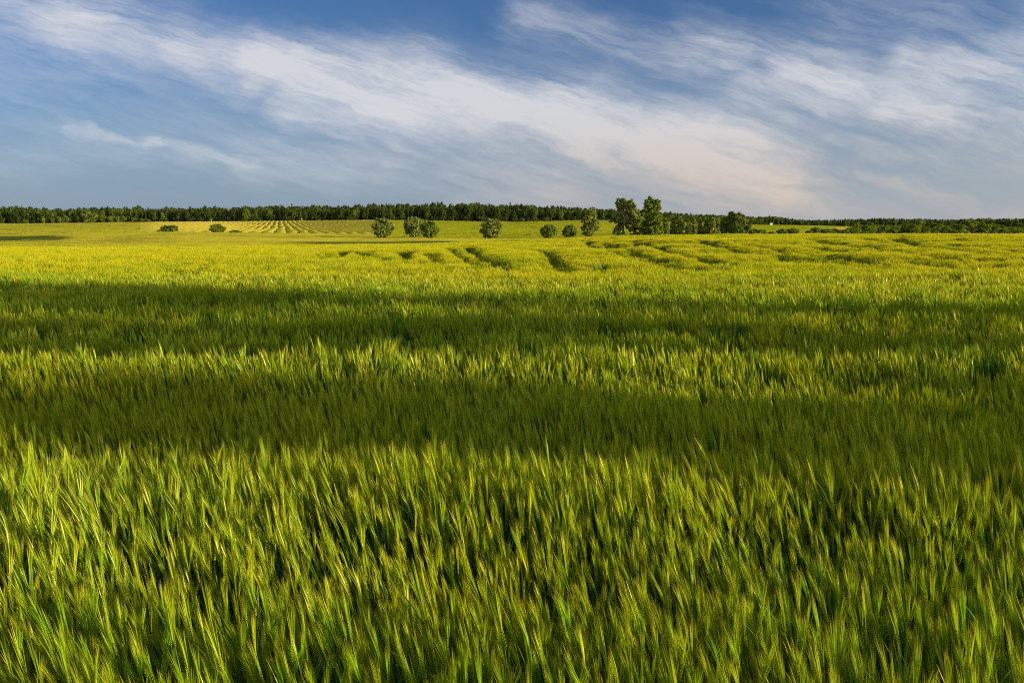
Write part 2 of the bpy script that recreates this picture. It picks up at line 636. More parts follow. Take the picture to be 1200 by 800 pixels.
def rand_side(d, r):
    v = Vector((r.uniform(-1, 1), r.uniform(-1, 1), r.uniform(-1, 1)))
    s = d.cross(v)
    return s.normalized() if s.length > 1e-4 else Vector((1, 0, 0))


def barley_stem(mb, base, h, lean, r, lod):
    """one stem with its ear; it bows over towards lean (radians at the tip, direction +x turned by r)"""
    az = r.gauss(0, .9)
    L = Vector((math.cos(az), math.sin(az), 0))
    nseg = 5 if lod == 0 else (3 if lod == 1 else 2)
    pts = []
    p = Vector(base)
    hs = h * .72
    for i in range(nseg + 1):
        f = i / nseg
        pts.append(p.copy())
        ang = lean * f * f
        p = p + (Vector((0, 0, 1)) * math.cos(ang) + L * math.sin(ang)) * hs / nseg
    d = (Vector((0, 0, 1)) * math.cos(lean) + L * math.sin(lean)).normalized()
    w = {0: .0016, 1: .003, 2: .007}.get(lod, .012)
    if lod == 0:
        mb.tube(pts, [.0021 - .0009 * i / nseg for i in range(nseg + 1)], 3, 0, cap=False)
    elif lod < 3:
        strip(mb, pts, [w] * len(pts), rand_side(Vector((0, 0, 1)), r), 0)
    tip = pts[-1]
    # leaves
    nl = {0: 3, 1: 2, 2: 1}.get(lod, 0)
    for q in range(nl):
        f = r.uniform(.30, .88)
        i = min(int(f * nseg), nseg - 1)
        o = pts[i].lerp(pts[i + 1], f * nseg - i)
        a2 = r.uniform(0, 6.283)
        out = Vector((math.cos(a2), math.sin(a2), 0))
        ln = r.uniform(.14, .26)
        bow = r.uniform(.2, 1.2)
        lp = []; c = o.copy(); ns = 5 if lod == 0 else 3
        for s_ in range(ns + 1):
            lp.append(c.copy())
            ang = .15 + bow * s_ / ns
            c = c + (Vector((0, 0, 1)) * math.cos(ang) + out * math.sin(ang)) * ln / ns
        mw = r.uniform(.0035, .006) * (1 if lod == 0 else 1.5 if lod == 1 else 2.5)
        prof = [.7, 1, .95, .8, .5, 0] if ns == 5 else [.8, 1, .7, 0]
        strip(mb, lp, [mw * q2 for q2 in prof], out.cross(Vector((0, 0, 1))), 1)
    # ear, bending a little further over
    el = h * r.uniform(.085, .12)
    d2 = (d + L * r.uniform(.0, .13) - Vector((0, 0, 1)) * r.uniform(0, .04)).normalized()
    side = rand_side(d2, r)
    nrm = side.cross(d2)
    if lod == 0:
        nk = 9
        for kx in range(nk):
            f = kx / nk
            c = tip + d2 * el * f
            for sg in (-1, 1):
                o = c + side * sg * .0032
                kd = (d2 * .93 + side * sg * .34).normalized()
                ax = kd.cross(nrm).normalized()
                a = mb.vert(o, f); e = mb.vert(o + kd * .0125, f)
                m1 = mb.vert(o + kd * .005 + ax * .0026, f); m2 = mb.vert(o + kd * .005 + nrm * .0024, f)
                m3 = mb.vert(o + kd * .005 - ax * .0026, f); m4 = mb.vert(o + kd * .005 - nrm * .0024, f)
                for t3 in ((a, m1, m2), (a, m2, m3), (a, m3, m4), (a, m4, m1), (e, m2, m1), (e, m3, m2), (e, m4, m3), (e, m1, m4)):
                    mb.face(t3, 2)
    else:
        ew = {1: .0055, 2: .009}.get(lod, .016)
        strip(mb, [tip, tip + d2 * el * .5, tip + d2 * el], [ew * .7, ew, ew * .5], side, 2)
        if lod < 3: strip(mb, [tip, tip + d2 * el * .5, tip + d2 * el], [ew * .7, ew, ew * .5], nrm, 2)
    # awns: a narrow brush beyond the ear
    na = {0: 20, 1: 9, 2: 6}.get(lod, 3)
    aw = {0: .00115, 1: .0023, 2: .0042}.get(lod, .013)
    bend = r.uniform(.0, .05)
    for kx in range(na):
        f = r.uniform(0, 1) if lod else kx / na
        sg = 1 if kx % 2 else -1
        o = tip + d2 * el * f * .95
        sp = side * sg * r.uniform(.0, .115) + nrm * r.gauss(0, .03)
        ad = (d2 + sp).normalized()
        ln = r.uniform(.125, .18) * h / .8 * (1.0 - .25 * f)
        ws = rand_side(ad, r)
        mid = o + ad * ln * .55
        end = o + ad * ln + L * bend * ln - Vector((0, 0, 1)) * bend * .3 * ln
        if lod < 2:
            strip(mb, [o, mid, end], [aw, aw * .8, 0], ws, 3)
        else:
            strip(mb, [o, end], [aw, 0], ws, 3)


PROTO = bpy.data.collections.new('barley_prototypes')   # sources of the crop, not in the scene themselves
LODS = [18, 10, 8, 6]
start = []
cnt = 0
for lod, n in enumerate(LODS):
    start.append(cnt)
    for i in range(n):
        r = random.Random(100 * lod + i)
        mb = MB()
        if lod == 0:
            barley_stem(mb, (0, 0, 0), r.uniform(.74, .94), r.uniform(.0, .20), r, 0)
        else:
            ns, rad = {1: (10, .11), 2: (26, .24), 3: (80, .62)}[lod]
            for q in range(ns):
                a = r.uniform(0, 6.283); rr = rad * math.sqrt(r.random())
                barley_stem(mb, (rr * math.cos(a), rr * math.sin(a), 0), r.uniform(.76, .94), r.uniform(.02, .24), r, lod)
        me = mb.mesh('barley', BARLEY_FAR if lod > 1 else BARLEY_M)
        o = bpy.data.objects.new('barley_%03d' % cnt, me)
        PROTO.objects.link(o)
        cnt += 1


def dents(x, y):
    """lodged hollows and wheel tracks in the standing crop, 0..1"""
    u = bearing(x, y)
    n = fbm(x / 8.5 + .25 * y / 5, y / 3.4 - x / 16, 201, 3)
    n2 = fbm(x / 16.0, y / 9.0, 301, 2)
    amt = smooth(20, 34, y) * (.30 + .70 * smooth(480, 760, u))
    h = smooth(.49, .64, n * .72 + n2 * .28) * amt * (.45 + .55 * smooth(38, 60, y))
    return h


def ground_at(px, py):
    """where the line of sight through this point of the photograph meets the top of the barley"""
    d = px_dir(px, py)
    a, b = 8.0, 160.0
    prev = a
    for q in np.linspace(a, b, 600):
        if CAM_Z + q * d.z / d.y < float(terrain(q * d.x / d.y, q)) + .85:
            break
        prev = q
    return (prev * d.x / d.y, prev)


TRACK_LINES = [[ground_at(*q) for q in L] for L in (
    ((529, 289), (541, 297), (566, 309)), ((548, 288), (565, 298), (597, 311)), ((452, 299), (458, 303)), ((474, 293), (480, 303)), ((505, 296), (517, 305)), ((368, 302), (388, 294)), ((392, 300), (404, 293)), ((424, 294), (436, 299)),
    ((688, 281), (707, 290), (740, 297), (836, 314)), ((706, 282), (730, 288), (760, 297), (800, 305), (850, 313)), ((742, 282), (790, 292), (860, 304)), ((638, 291), (655, 304), (668, 312)), ((694, 308), (730, 313)),
    ((806, 305), (834, 312)), ((820, 281), (880, 291), (950, 301)), ((880, 283), (960, 294), (1040, 302)), ((950, 279), (1000, 285), (1080, 295), (1160, 301)), ((1016, 278), (1070, 284), (1140, 292), (1210, 301)),
    ((1040, 277), (1082, 283), (1150, 288), (1210, 293)), ((1010, 303), (1060, 309), (1120, 314)), ((1110, 278), (1160, 282), (1210, 286)), ((940, 296), (1000, 302), (1060, 305)), ((860, 290), (920, 296)),
    ((925, 310), (962, 313)), ((960, 287), (1030, 292)), ((1080, 300), (1150, 310)), ((770, 298), (830, 301)), ((980, 283), (1035, 287)))]


def tracks(x, y):
    """wheel tracks and wind-laid lanes sweeping away over the field"""
    t = np.zeros_like(x)
    for L in TRACK_LINES:
        for (ax, ay), (bx, by) in zip(L[:-1], L[1:]):
            vx, vy = bx - ax, by - ay
            h = np.clip(((x - ax) * vx + (y - ay) * vy) / (vx * vx + vy * vy + 1e-6), 0, 1)
            wob = .35 * (vnoise(x / 7, y / 7, 7) - .5)
            dd = np.hypot(x - ax - h * vx, y - ay - h * vy) + wob
            sg = .20 + .0068 * y
            t = np.maximum(t, np.exp(-(dd / sg) ** 2) * (.82 + .18 * smooth(.25, .45, fbm(x / 5, y / 9, 88, 2))))
    return t


def swale(x, y):
    """long low swells of the barley on the right-hand slope"""
    u = bearing(x, y)
    k = .46
    a = (x - k * y) / math.hypot(1, k); b = (y + k * x) / math.hypot(1, k)
    n = fbm(a / 8.5, b / 34, 401, 3)
    n2 = fbm(x / 15.0, y / 5.0 + x / 22, 411, 2)
    amt = smooth(18, 34, y) * smooth(150, 115, y) * (.22 + .78 * smooth(430, 700, u))
    return (.55 * (n - .5) + .35 * (n2 - .5)) * amt


def crop_height(x, y):
    h = 1.0 + .16 * (fbm(x / 3.2, y / 1.1, 11, 3) - .5) + .10 * (fbm(x / .8, y / .8, 12, 2) - .5)
    # gentle waves across the field
    wob = 1.1 * (fbm(x / 6.0, y * 0 + 3, 15, 2) - .5)
    for c, w, a in ((5.2, .7, .12), (3.1, .3, .08), (7.0, .35, .08), (9.1, .30, .17), (10.6, .30, .20), (12.9, .35, .17), (15.3, .5, .10), (19.5, .7, .08)):
        h = h - a * np.exp(-((y + wob - c) / w) ** 2) * (.45 + .9 * fbm(x / 4.0, y * 0 + c, 23, 2))
    for c, w, a in ((4.0, .45, .11), (7.9, .5, .09), (11.7, .5, .05)):
        h = h + a * np.exp(-((y + wob - c) / w) ** 2)
    h = h - .20 * dents(x, y) - (.56 + .34 * smooth(50, 85, y)) * tracks(x, y) * smooth(22, 42, y)
    return h


def scatter_zone(d0, d1, dens, lod, side=2.5, falloff=None):
    slope = 0.70
    wmax = slope * d1 + side
    n = int(dens * 2 * wmax * (d1 - d0))
    x = rng.uniform(-wmax, wmax, n); y = rng.uniform(d0, d1, n)
    keep = np.abs(x) < slope * y + side
    x, y = x[keep], y[keep]
    u = bearing(x, y)
    keep = (y < crop_end(u) + 1.5 * (fbm(x / 4, y / 4, 2) - .5))
    x, y = x[keep], y[keep]
    tr = tracks(x, y)
    if lod == 0:
        keep = (fbm(x / .30, y / .30, 501, 2) > .31) | (rng.random(len(x)) < .25)
    else:
        keep = (fbm(x / .75, y / .75, 502, 2) > .27) | (rng.random(len(x)) < .4)
    x, y = x[keep], y[keep]
    n = len(x)
    idx = start[lod] + rng.integers(0, LODS[lod], n)
    h = crop_height(x, y)
    s = (.94 if lod == 0 else 1.0) * h * rng.normal(1, .07 if lod == 0 else .055, n)
    # wind-combed lean, in gusts
    g = fbm(x / 1.3, y / 1.3, 51, 3); g2 = fbm(x / 5, y / 5, 57, 2)
    th = np.clip(R(.3) + R(34) * np.clip(g - .52, 0, 1) + R(8) * (g2 - .45), 0, R(14))
    if lod: th = th * .45
    th = th + np.abs(rng.normal(0, R(3.6 if lod == 0 else 1.8), n))
    phi = math.pi + (fbm(x / 2.1, y / 2.1, 71, 2) - .5) * 2.6 + rng.normal(0, .45, n)
    psi = rng.normal(0, .9, n)
    cf, sf, ct, st_, cp, sp = np.cos(phi), np.sin(phi), np.cos(th), np.sin(th), np.cos(psi), np.sin(psi)
    # Rz(phi) Ry(th) Rz(psi)
    R00 = cf * ct * cp - sf * sp; R10 = sf * ct * cp + cf * sp; R20 = -st_ * cp
    R21 = st_ * sp; R22 = ct
    rot = np.stack([np.arctan2(R21, R22), -np.arcsin(np.clip(R20, -1, 1)), np.arctan2(R10, R00)], -1)
    z = terrain(x, y) - .005 + swale(x, y)
    wid = np.where(lod == 0, 1.0, 1.0)
    scl = np.stack([s * wid, s * wid, s], -1)
    tint = np.clip(.22 + .75 * fbm(x / 3.5, y / 2.2, 91, 3) + rng.normal(0, .20, n) - .15 + .48 * smooth(14, 36, y), 0, 1)
    return np.stack([x, y, z], -1), rot, scl, idx, tint


def scatter_object(name, zones, coll):
    P = np.concatenate([z[0] for z in zones]); Ro = np.concatenate([z[1] for z in zones]); Sc = np.concatenate([z[2] for z in zones])
    I = np.concatenate([z[3] for z in zones]); T = np.concatenate([z[4] for z in zones])
    me = bpy.data.meshes.new(name)
    me.vertices.add(len(P)); me.vertices.foreach_set('co', P.astype(np.float32).ravel())
    for nm, ty, arr, key in (('rot', 'FLOAT_VECTOR', Ro, 'vector'), ('scl', 'FLOAT_VECTOR', Sc, 'vector'), ('idx', 'INT', I, 'value'), ('tint', 'FLOAT', T, 'value')):
        a = me.attributes.new(nm, ty, 'POINT')
        a.data.foreach_set(key, (arr.astype(np.int32) if ty == 'INT' else arr.astype(np.float32)).ravel())
    me.update()
    o = bpy.data.objects.new(name, me)
    COL.objects.link(o)
    ng = bpy.data.node_groups.new(name + '_nodes', 'GeometryNodeTree')
    ng.interface.new_socket('Geometry', in_out='INPUT', socket_type='NodeSocketGeometry')
    ng.interface.new_socket('Geometry', in_out='OUTPUT', socket_type='NodeSocketGeometry')
    N = ng.nodes; Lk = ng.links
    gi = N.new('NodeGroupInput'); go = N.new('NodeGroupOutput')
    ci = N.new('GeometryNodeCollectionInfo')
    ci.inputs[0].default_value = coll; ci.inputs[1].default_value = True; ci.inputs[2].default_value = True
    ip = N.new('GeometryNodeInstanceOnPoints')
    ip.inputs['Pick Instance'].default_value = True
    Lk.new(gi.outputs[0], ip.inputs['Points']); Lk.new(ci.outputs[0], ip.inputs['Instance'])
    for nm, ty, sock in (('rot', 'FLOAT_VECTOR', 'Rotation'), ('scl', 'FLOAT_VECTOR', 'Scale'), ('idx', 'INT', 'Instance Index')):
        q = N.new('GeometryNodeInputNamedAttribute'); q.data_type = ty
        q.inputs['Name'].default_value = nm
        Lk.new(q.outputs['Attribute'], ip.inputs[sock])
    Lk.new(ip.outputs[0], go.inputs[0])
    md = o.modifiers.new('scatter', 'NODES')
    md.node_group = ng
    return o


zones = [scatter_zone(1.0, 7.6, 720, 0), scatter_zone(7.2, 13.0, 30, 1), scatter_zone(12.5, 24.0, 22, 1), scatter_zone(23, 60, 8.5, 2), scatter_zone(59, 88, 7.0, 2, 4), scatter_zone(86, 150, 2.4, 3, 6)]
print('BARLEY', [len(z[0]) for z in zones])
crop = scatter_object('barley_crop', zones, PROTO)
tag(crop, 'dense green barley with long yellow tipped awns leaning in the wind', 'barley', kind='stuff')

# rough standing growth on the fields beyond, so they are not bare sheets
def far_growth(n, d0, d1, ulo, uhi, fn, seed, big=1.0):
    g = np.random.default_rng(seed)
    d = 1 / (1 / d1 + g.random(n) * (1 / d0 - 1 / d1))
    u = g.uniform(ulo, uhi, n)
    x = (u - 600) / FH * d
    keep = fn(x, d, u, g)
    x, d, u = x[keep], d[keep], u[keep]
    n = len(x)
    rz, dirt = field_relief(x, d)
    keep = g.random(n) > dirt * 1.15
    x, d, rz, dirt = x[keep], d[keep], rz[keep], dirt[keep]
    n = len(x)
    k = np.clip(d / 300, .6, 2.2) * big
    sz = g.uniform(.30, .60, n) * (.5 + .5 * k)
    rot = np.stack([g.normal(0, .08, n), g.normal(0, .08, n), g.uniform(0, 6.28, n)], -1)
    tint = np.clip(.70 + .9 * (fbm(x / 30, d / 45, 71, 3) - .4) + g.normal(0, .15, n), 0, 1)
    return np.stack([x, d, terrain(x, d) + rz - .06], -1), rot, np.stack([k * 1.1, k * 1.1, sz], -1), start[3] + g.integers(0, LODS[3], n), tint


fg = far_growth(6000, 92, 262, -80, 860, lambda x, d, u, g: d > crop_end(u) + 2, 11, .7)
mg = scatter_object('meadow_grass', [fg], PROTO)
tag(mg, 'rough yellow green grass on the strip between the barley and the lone trees', 'grass', kind='stuff')
rg = far_growth(4000, 262, 826, 168, 446, lambda x, d, u, g: field_relief(x, d)[1] < .14, 12, .55)
gg = far_growth(8000, 222, 830, 446, 960, lambda x, d, u, g: d > 0, 13)
lg = far_growth(3000, 262, 830, -80, 168, lambda x, d, u, g: d > 0, 14, .7)
og = scatter_object('distant_crop', [rg, gg, lg], PROTO)
tag(og, 'distant low crops covering the slope below the dark wood', 'crop', kind='stuff')

# ------------------------------------------------------------------ trees

LEAF_DARK = tree_leaf('leaf_dark_green', (.045, .088, .012), (.16, .205, .024))
LEAF_MID = tree_leaf('leaf_mid_green', (.065, .115, .012), (.20, .25, .026))
LEAF_SILVER = tree_leaf('leaf_silver_green', (.085, .130, .025), (.28, .32, .075))
LEAF_OLIVE = tree_leaf('leaf_olive', (.11, .145, .030), (.30, .335, .09))
LEAF_WOOD = tree_leaf('leaf_wood', (.025, .055, .012), (.085, .12, .018))
LEAF_PINE = tree_leaf('leaf_pine', (.022, .042, .012), (.07, .095, .018), .15)


def leaf_cloud(mb, lobes, n, size, r, shell=.55, up=.25):
    """leaf-sized faces through the volume of the lobes: (centre, radii, weight)"""
    tw = sum(l[2] for l in lobes)
    for (c, rad, wgt) in lobes:
        c = Vector(c)
        cl = []
        ncl = max(4, int(26 * wgt))
        for _ in range(ncl):                             # clumps on this lobe
            while True:
                q = Vector((r.uniform(-1, 1), r.uniform(-1, 1), r.uniform(-1, 1)))
                if .1 < q.length < 1: break
            q = q.normalized() * (q.length ** shell) * r.uniform(.72, 1.08)
            cl.append((c + Vector((q.x * rad[0], q.y * rad[1], q.z * rad[2])), r.uniform(.14, .30) * (rad[0] + rad[2]) * .5, r.uniform(-.22, .22)))
        for _ in range(int(n * wgt / tw)):
            cc, cr, ct = r.choice(cl)
            p = cc + Vector((r.gauss(0, .55), r.gauss(0, .55), r.gauss(0, .45))) * cr
            nrm = (Vector((r.gauss(0, 1), r.gauss(0, 1), r.gauss(0, 1) + up)) + (p - c).normalized() * .9).normalized()
            a = rand_side(nrm, r); b = nrm.cross(a)
            s_ = size * r.uniform(.6, 1.3)
            t = min(1, max(0, r.gauss(.42, .2) + ct))
            o = [mb.vert(p + a * s_ * .62, t), mb.vert(p + b * s_ * .5 + nrm * s_ * .12, t), mb.vert(p - a * s_ * .62, t), mb.vert(p - b * s_ * .5 + nrm * s_ * .12, t)]
            mb.face(o, 0)


def tree_meshes(lobes, trunk_h, trunk_r, n, size, seed, leaf, lean=0.0, stems=1):
    r = random.Random(seed)
    cm = MB()
    leaf_cloud(cm, lobes, n, size, r)
    tm = MB()
    for s_ in range(stems):
        ox = 0 if stems == 1 else r.uniform(-.5, .5)
        top = Vector((lean + ox * 2, r.uniform(-.2, .2), trunk_h))
        pts = [Vector((ox * .4, 0, -.25)), Vector((lean * .25 + ox * .6 + r.uniform(-.1, .1), 0, trunk_h * .33)), Vector((lean * .6 + ox * 1.2, r.uniform(-.1, .1), trunk_h * .66)), top]
        tm.tube(pts, [trunk_r * 1.25, trunk_r * .85, trunk_r * .65, trunk_r * .4], 7)
        for (c, rad, wgt) in lobes:
            c = Vector(c)
            f = r.uniform(.4, .95)
            a = pts[2].lerp(top, f) if f > .6 else pts[1].lerp(pts[2], f / .6)
            if stems > 1 and r.random() < .4: continue
            mid = a.lerp(c, .5) + Vector((r.uniform(-.2, .2), r.uniform(-.2, .2), .1 * rad[2]))
            tm.tube([a, mid, c, c + (c - mid) * .6], [trunk_r * .42, trunk_r * .28, trunk_r * .16, trunk_r * .05], 5)
    return cm.mesh('crown', [leaf]), tm.mesh('trunk', [M_BARK], True)


def place_tree(name, meshes, loc, label, cat='tree', group=None, rz=0.0, s=1.0, sz=None):
    root = empty(name, loc, rz, s)
    if sz: root.scale = (s, s, sz)
    tag(root, label, cat, group)
    for nm, me in (('trunk', meshes[1]), ('crown', meshes[0])):
        o = bpy.data.objects.new(nm, me)
        COL.objects.link(o)
        o.parent = root
    return root


def ball_lobes(w, h, r, z0=0.0, n=7):
    """rounded pollard-like crown, as wide as w and as tall as h, standing from z0"""
    L = [((0, 0, z0 + h * .5), (w * .42, w * .42, h * .45), 2.2), ((0, 0, z0 + h * .22), (w * .34, w * .34, h * .22), .9)]
    for i in range(n):
        a = 6.283 * i / n + r.uniform(-.3, .3)
        zz = r.uniform(.30, .74)
        L.append(((math.cos(a) * w * .24, math.sin(a) * w * .24, z0 + h * zz), (w * .25, w * .25, h * .24), .6))
    for i in range(4):
        L.append(((r.uniform(-.2, .2) * w, r.uniform(-.2, .2) * w, z0 + h * r.uniform(.80, .88)), (w * .13, w * .13, h * .13), .25))
    return L


def dome_lobes(w, h, r, n=8):
    L = [((0, 0, h * .40), (w * .42, w * .40, h * .42), 1.6)]
    for i in range(n):
        a = 6.283 * i / n + r.uniform(-.3, .3)
        L.append(((math.cos(a) * w * .28, math.sin(a) * w * .25, h * r.uniform(.22, .62)), (w * .24, w * .24, h * .25), .6))
    return L


def willow(px, d, wpx, hpx, label, seed, leaf, kind='ball', n=3600, name='round_tree', cat='tree', group=None, dz=0.0):
    r = random.Random(seed)
    w = wpx * 1.12 * d / FH; h = hpx * d / FH
    lob = ball_lobes(w, h, r, -.1) if kind == 'ball' else dome_lobes(w, h, r)
    ms = tree_meshes(lob, h * .55, .05 * h, int(n * 3.3), .027 * (w + h) + .06, seed, leaf, 0, 1)
    return place_tree(name, ms, at(px, d, dz), label, cat, group)


GR = 'round trees along the track behind the barley'
willow(198.5, 268, 18, 10.0, 'broad low dome shaped dark bush on the yellow slope, leftmost of the large lone bushes', 1, LEAF_DARK, 'dome', 2600, 'bush', 'bush', dz=-.1)
willow(185.5, 264, 4.2, 3.8, 'tiny dark pointed bush just left of the broad low dome bush', 2, LEAF_DARK, 'dome', 500, 'bush', 'bush', dz=-.1)
willow(254.5, 262, 18, 11.8, 'round dome bush at the left edge of the striped row crop', 3, LEAF_MID, 'dome', 2600, 'bush', 'bush', dz=-.1)
willow(276, 258, 14, 3.4, 'very low flat scrub just right of the dome bush by the row crop', 4, LEAF_DARK, 'dome', 800, 'bush', 'bush', dz=-.1)
willow(448.5, 209, 24, 23.0, 'round bushy tree standing alone where the striped rows meet the green field', 5, LEAF_SILVER, 'ball', 4200, group=GR)
willow(484, 213, 22, 24.5, 'taller left hand tree of the pair of touching round trees', 6, LEAF_SILVER, 'ball', 4200, group=GR)
willow(503, 207, 20.5, 21.5, 'lower right hand tree of the pair of touching round trees', 7, LEAF_MID, 'ball', 4200, group=GR)
willow(576, 212, 24, 22.5, 'round bushy tree alone in front of the middle of the green field', 8, LEAF_SILVER, 'ball', 4200, group=GR)
willow(643.5, 214, 19, 16.5, 'neat round dark tree, bigger of the two small balls', 9, LEAF_MID, 'ball', 3200, group=GR)
willow(667.5, 215, 16.5, 15.5, 'smallest round dark tree, between its bigger twin and the slim pointed tree', 10, LEAF_DARK, 'ball', 2800, group=GR)


def px_lobes(items, d, px0, base_py, depth=.8):
    """crown lobes given as (px, py, half width px, half height px, weight) of the photograph, at distance d"""
    s_ = d / FH
    r = random.Random(int(px0))
    L = []
    for (px, py, hw, hh, wt) in items:
        L.append((((px - px0) * s_, r.uniform(-.35, .35) * hw * s_, (base_py - py) * s_), (hw * s_, hw * s_ * depth, hh * s_), wt))
    return L


def special(name, px, d, base_py, items, label, seed, leaf, n, size, trunk_py, tr, stems=1, lean=0.0, group=None):
    lob = px_lobes(items, d, px, base_py)
    h = (base_py - trunk_py) * d / FH
    p = at(px, d)
    ray = CAM_Z + d * (px_dir(px, base_py).z / px_dir(px, base_py).y)
    p.z = ray
    gz = float(terrain(p.x, d))
    ms = tree_meshes([((c[0], c[1], c[2]), ra, w) for c, ra, w in lob], h, tr, int(n * 2.4), size * .85, seed, leaf, lean, stems)
    o = place_tree(name, ms, p, label, 'tree', group)
    return o


special('slim_tree', 691.5, 222, 278, [(691, 268, 9, 9, 1.1), (691.5, 259, 7.5, 7, .9), (693, 252, 5.5, 5.5, .7), (694, 247.5, 3, 4, .35), (685, 261, 4, 5, .4), (698, 264, 4.5, 7, .5), (691, 274, 7, 4.5, .5)],
        'slim tapering tree with a narrow top between the small ball and the tall pair', 21, LEAF_SILVER, 4200, .42, 252, .16)
special('tall_tree', 731, 244, 278, [(729, 239, 8, 6.5, .9), (738, 239, 6, 6, .7), (723, 238.5, 4, 3, .3), (730, 248, 9, 7, 1.1), (741, 249, 7, 7, .8), (722, 256, 6.5, 5.5, .7), (731, 259, 8, 8, 1.0),
        (744, 259, 7.5, 7, .9), (717, 258.5, 4, 2.5, .25), (727, 270, 6, 7.5, .8), (738, 264, 6, 5, .5), (722, 272, 3.5, 5, .4)],
        'tall airy pale tree with gaps in its crown, left one of the two tallest', 22, LEAF_OLIVE, 8200, .46, 240, .30, 2, .3)
special('middle_tree', 750, 252, 278, [(749, 251, 6.5, 6, .8), (748, 261, 8, 7, 1.0), (752, 270, 8, 7.5, 1.0), (743, 271, 5, 6, .6)],
        'half hidden lower tree squeezed between the two tallest trees', 23, LEAF_OLIVE, 3600, .46, 254, .2)
special('tall_tree', 763.5, 240, 278, [(759, 236.5, 5.5, 6, .8), (766.5, 238, 6.5, 5.5, .8), (771, 241, 4.5, 4, .45), (760, 246, 7, 7, 1.0), (769, 249, 6.5, 7, .9), (764, 256, 9.5, 8, 1.3),
        (770, 264, 7.5, 8, 1.0), (757, 266, 7, 8, .9), (765, 272, 11, 6, 1.0)],
        'tallest dark green dense tree standing right of the pale airy one', 24, LEAF_MID, 8600, .46, 240, .34, 1, -.2)
special('round_tree', 860.5, 250, 276, [(860, 256, 9, 7.5, 1.1), (853, 261, 7.5, 7.5, .9), (868, 260, 8, 7.5, .9), (858, 252, 6, 4.5, .5), (862, 266, 14, 8, 1.4), (874, 266, 6.5, 6, .6), (848, 267, 5, 7, .6), (862, 272, 15, 5, .8)],
        'broad round dark tree at the right hand end of the line of young poplars', 25, LEAF_DARK, 7200, .46, 262, .32)

# the line of young silvery poplars between the tallest tree and the broad round one
POPS = [(780, 253, 7, 23, LEAF_MID, 'short green poplar right beside the tallest tree'), (788.5, 256, 6.5, 22, LEAF_SILVER, 'second young poplar from the tallest tree, dull silvery green'),
        (797, 255, 8.5, 23.5, LEAF_SILVER, 'brightest silvery young poplar, in front of the left part of the line'), (806, 259, 6.5, 20.5, LEAF_DARK, 'dark young poplar between the bright silvery one and the line\'s middle'),
        (813, 262, 7, 21.5, LEAF_SILVER, 'slim pale young poplar just left of the line\'s middle'), (820.5, 264, 7, 20.5, LEAF_SILVER, 'pale young poplar in the middle of the line'),
        (828, 263, 7.5, 19.5, LEAF_MID, 'green young poplar just right of the line\'s middle'), (835, 262, 7.5, 20.5, LEAF_OLIVE, 'olive tinted young poplar, third from the broad round tree'),
        (841, 266, 7, 21.5, LEAF_SILVER, 'taller silvery young poplar, second from the broad round tree'), (847, 268, 6.5, 22.5, LEAF_SILVER, 'silvery young poplar touching the left side of the broad round tree')]
for i, (px, d, w, h, leaf, lab) in enumerate(POPS):
    sg = 277 - .3 * i
    special('young_poplar', px, d, sg, [(px, sg - h * .32, w * .62, h * .26, 1.0), (px + .4, sg - h * .58, w * .52, h * .22, .9), (px - .3, sg - h * .82, w * .32, h * .17, .5), (px, sg - h * .10, w * .70, h * .16, .9)],
            lab, 40 + i, leaf, 1500, .40, sg - h * .85, .12, group='young poplars in a line')

# ---- bushes and trees behind the right-hand crest
def proto(kind, leaf, seed, n=1500):
    r = random.Random(seed)
    if kind == 'bush':
        lob = dome_lobes(6.0, 5.0, r, 7)
        return tree_meshes(lob, 2.4, .14, n, .5, seed, leaf, 0, 2)
    if kind == 'round':
        lob = ball_lobes(6.6, 10.0, r, -.2, 9)
        return tree_meshes(lob, 6.5, .22, n, .48, seed, leaf)
    if kind == 'broad':
        lob = [((0, 0, 5.6), (2.9, 2.8, 3.2), 1.4)] + [((math.cos(a) * 1.9, math.sin(a) * 1.8, r.uniform(3.2, 8.2)), (1.7, 1.7, 1.7), .6) for a in [6.283 * q / 8 for q in range(8)]] + [((0, 0, 2.2), (2.4, 2.2, 1.8), .6), ((.3, 0, 9.0), (1.1, 1.1, 1.1), .3)]
        return tree_meshes(lob, 7.0, .22, n, .55, seed, leaf)
    if kind == 'pine':
        lob = [((0, 0, 7.6), (1.7, 1.7, 1.8), 1.0), ((.5, .2, 9.2), (1.1, 1.1, 1.2), .6), ((-.5, 0, 6.1), (1.6, 1.5, 1.1), .6), ((.4, -.3, 5.0), (1.2, 1.2, .9), .3)]
        return tree_meshes(lob, 8.6, .17, n, .5, seed, leaf)
    if kind == 'spruce':
        lob = [((0, 0, 1.6 + 1.25 * q), (2.1 - .27 * q, 2.1 - .27 * q, .95), 1.0 - .11 * q) for q in range(7)]
        return tree_meshes(lob, 9.6, .16, n, .5, seed, leaf)


HB = [proto('bush', LEAF_DARK, 61, 2400), proto('bush', LEAF_MID, 62, 2400), proto('bush', LEAF_MID, 63, 2400)]
LEAF_HEDGE = tree_leaf('leaf_hedge', (.06, .115, .014), (.21, .27, .028))
HT = [proto('round', LEAF_HEDGE, 64, 4200), proto('round', LEAF_MID, 65, 4200), proto('broad', LEAF_MID, 66, 4200)]


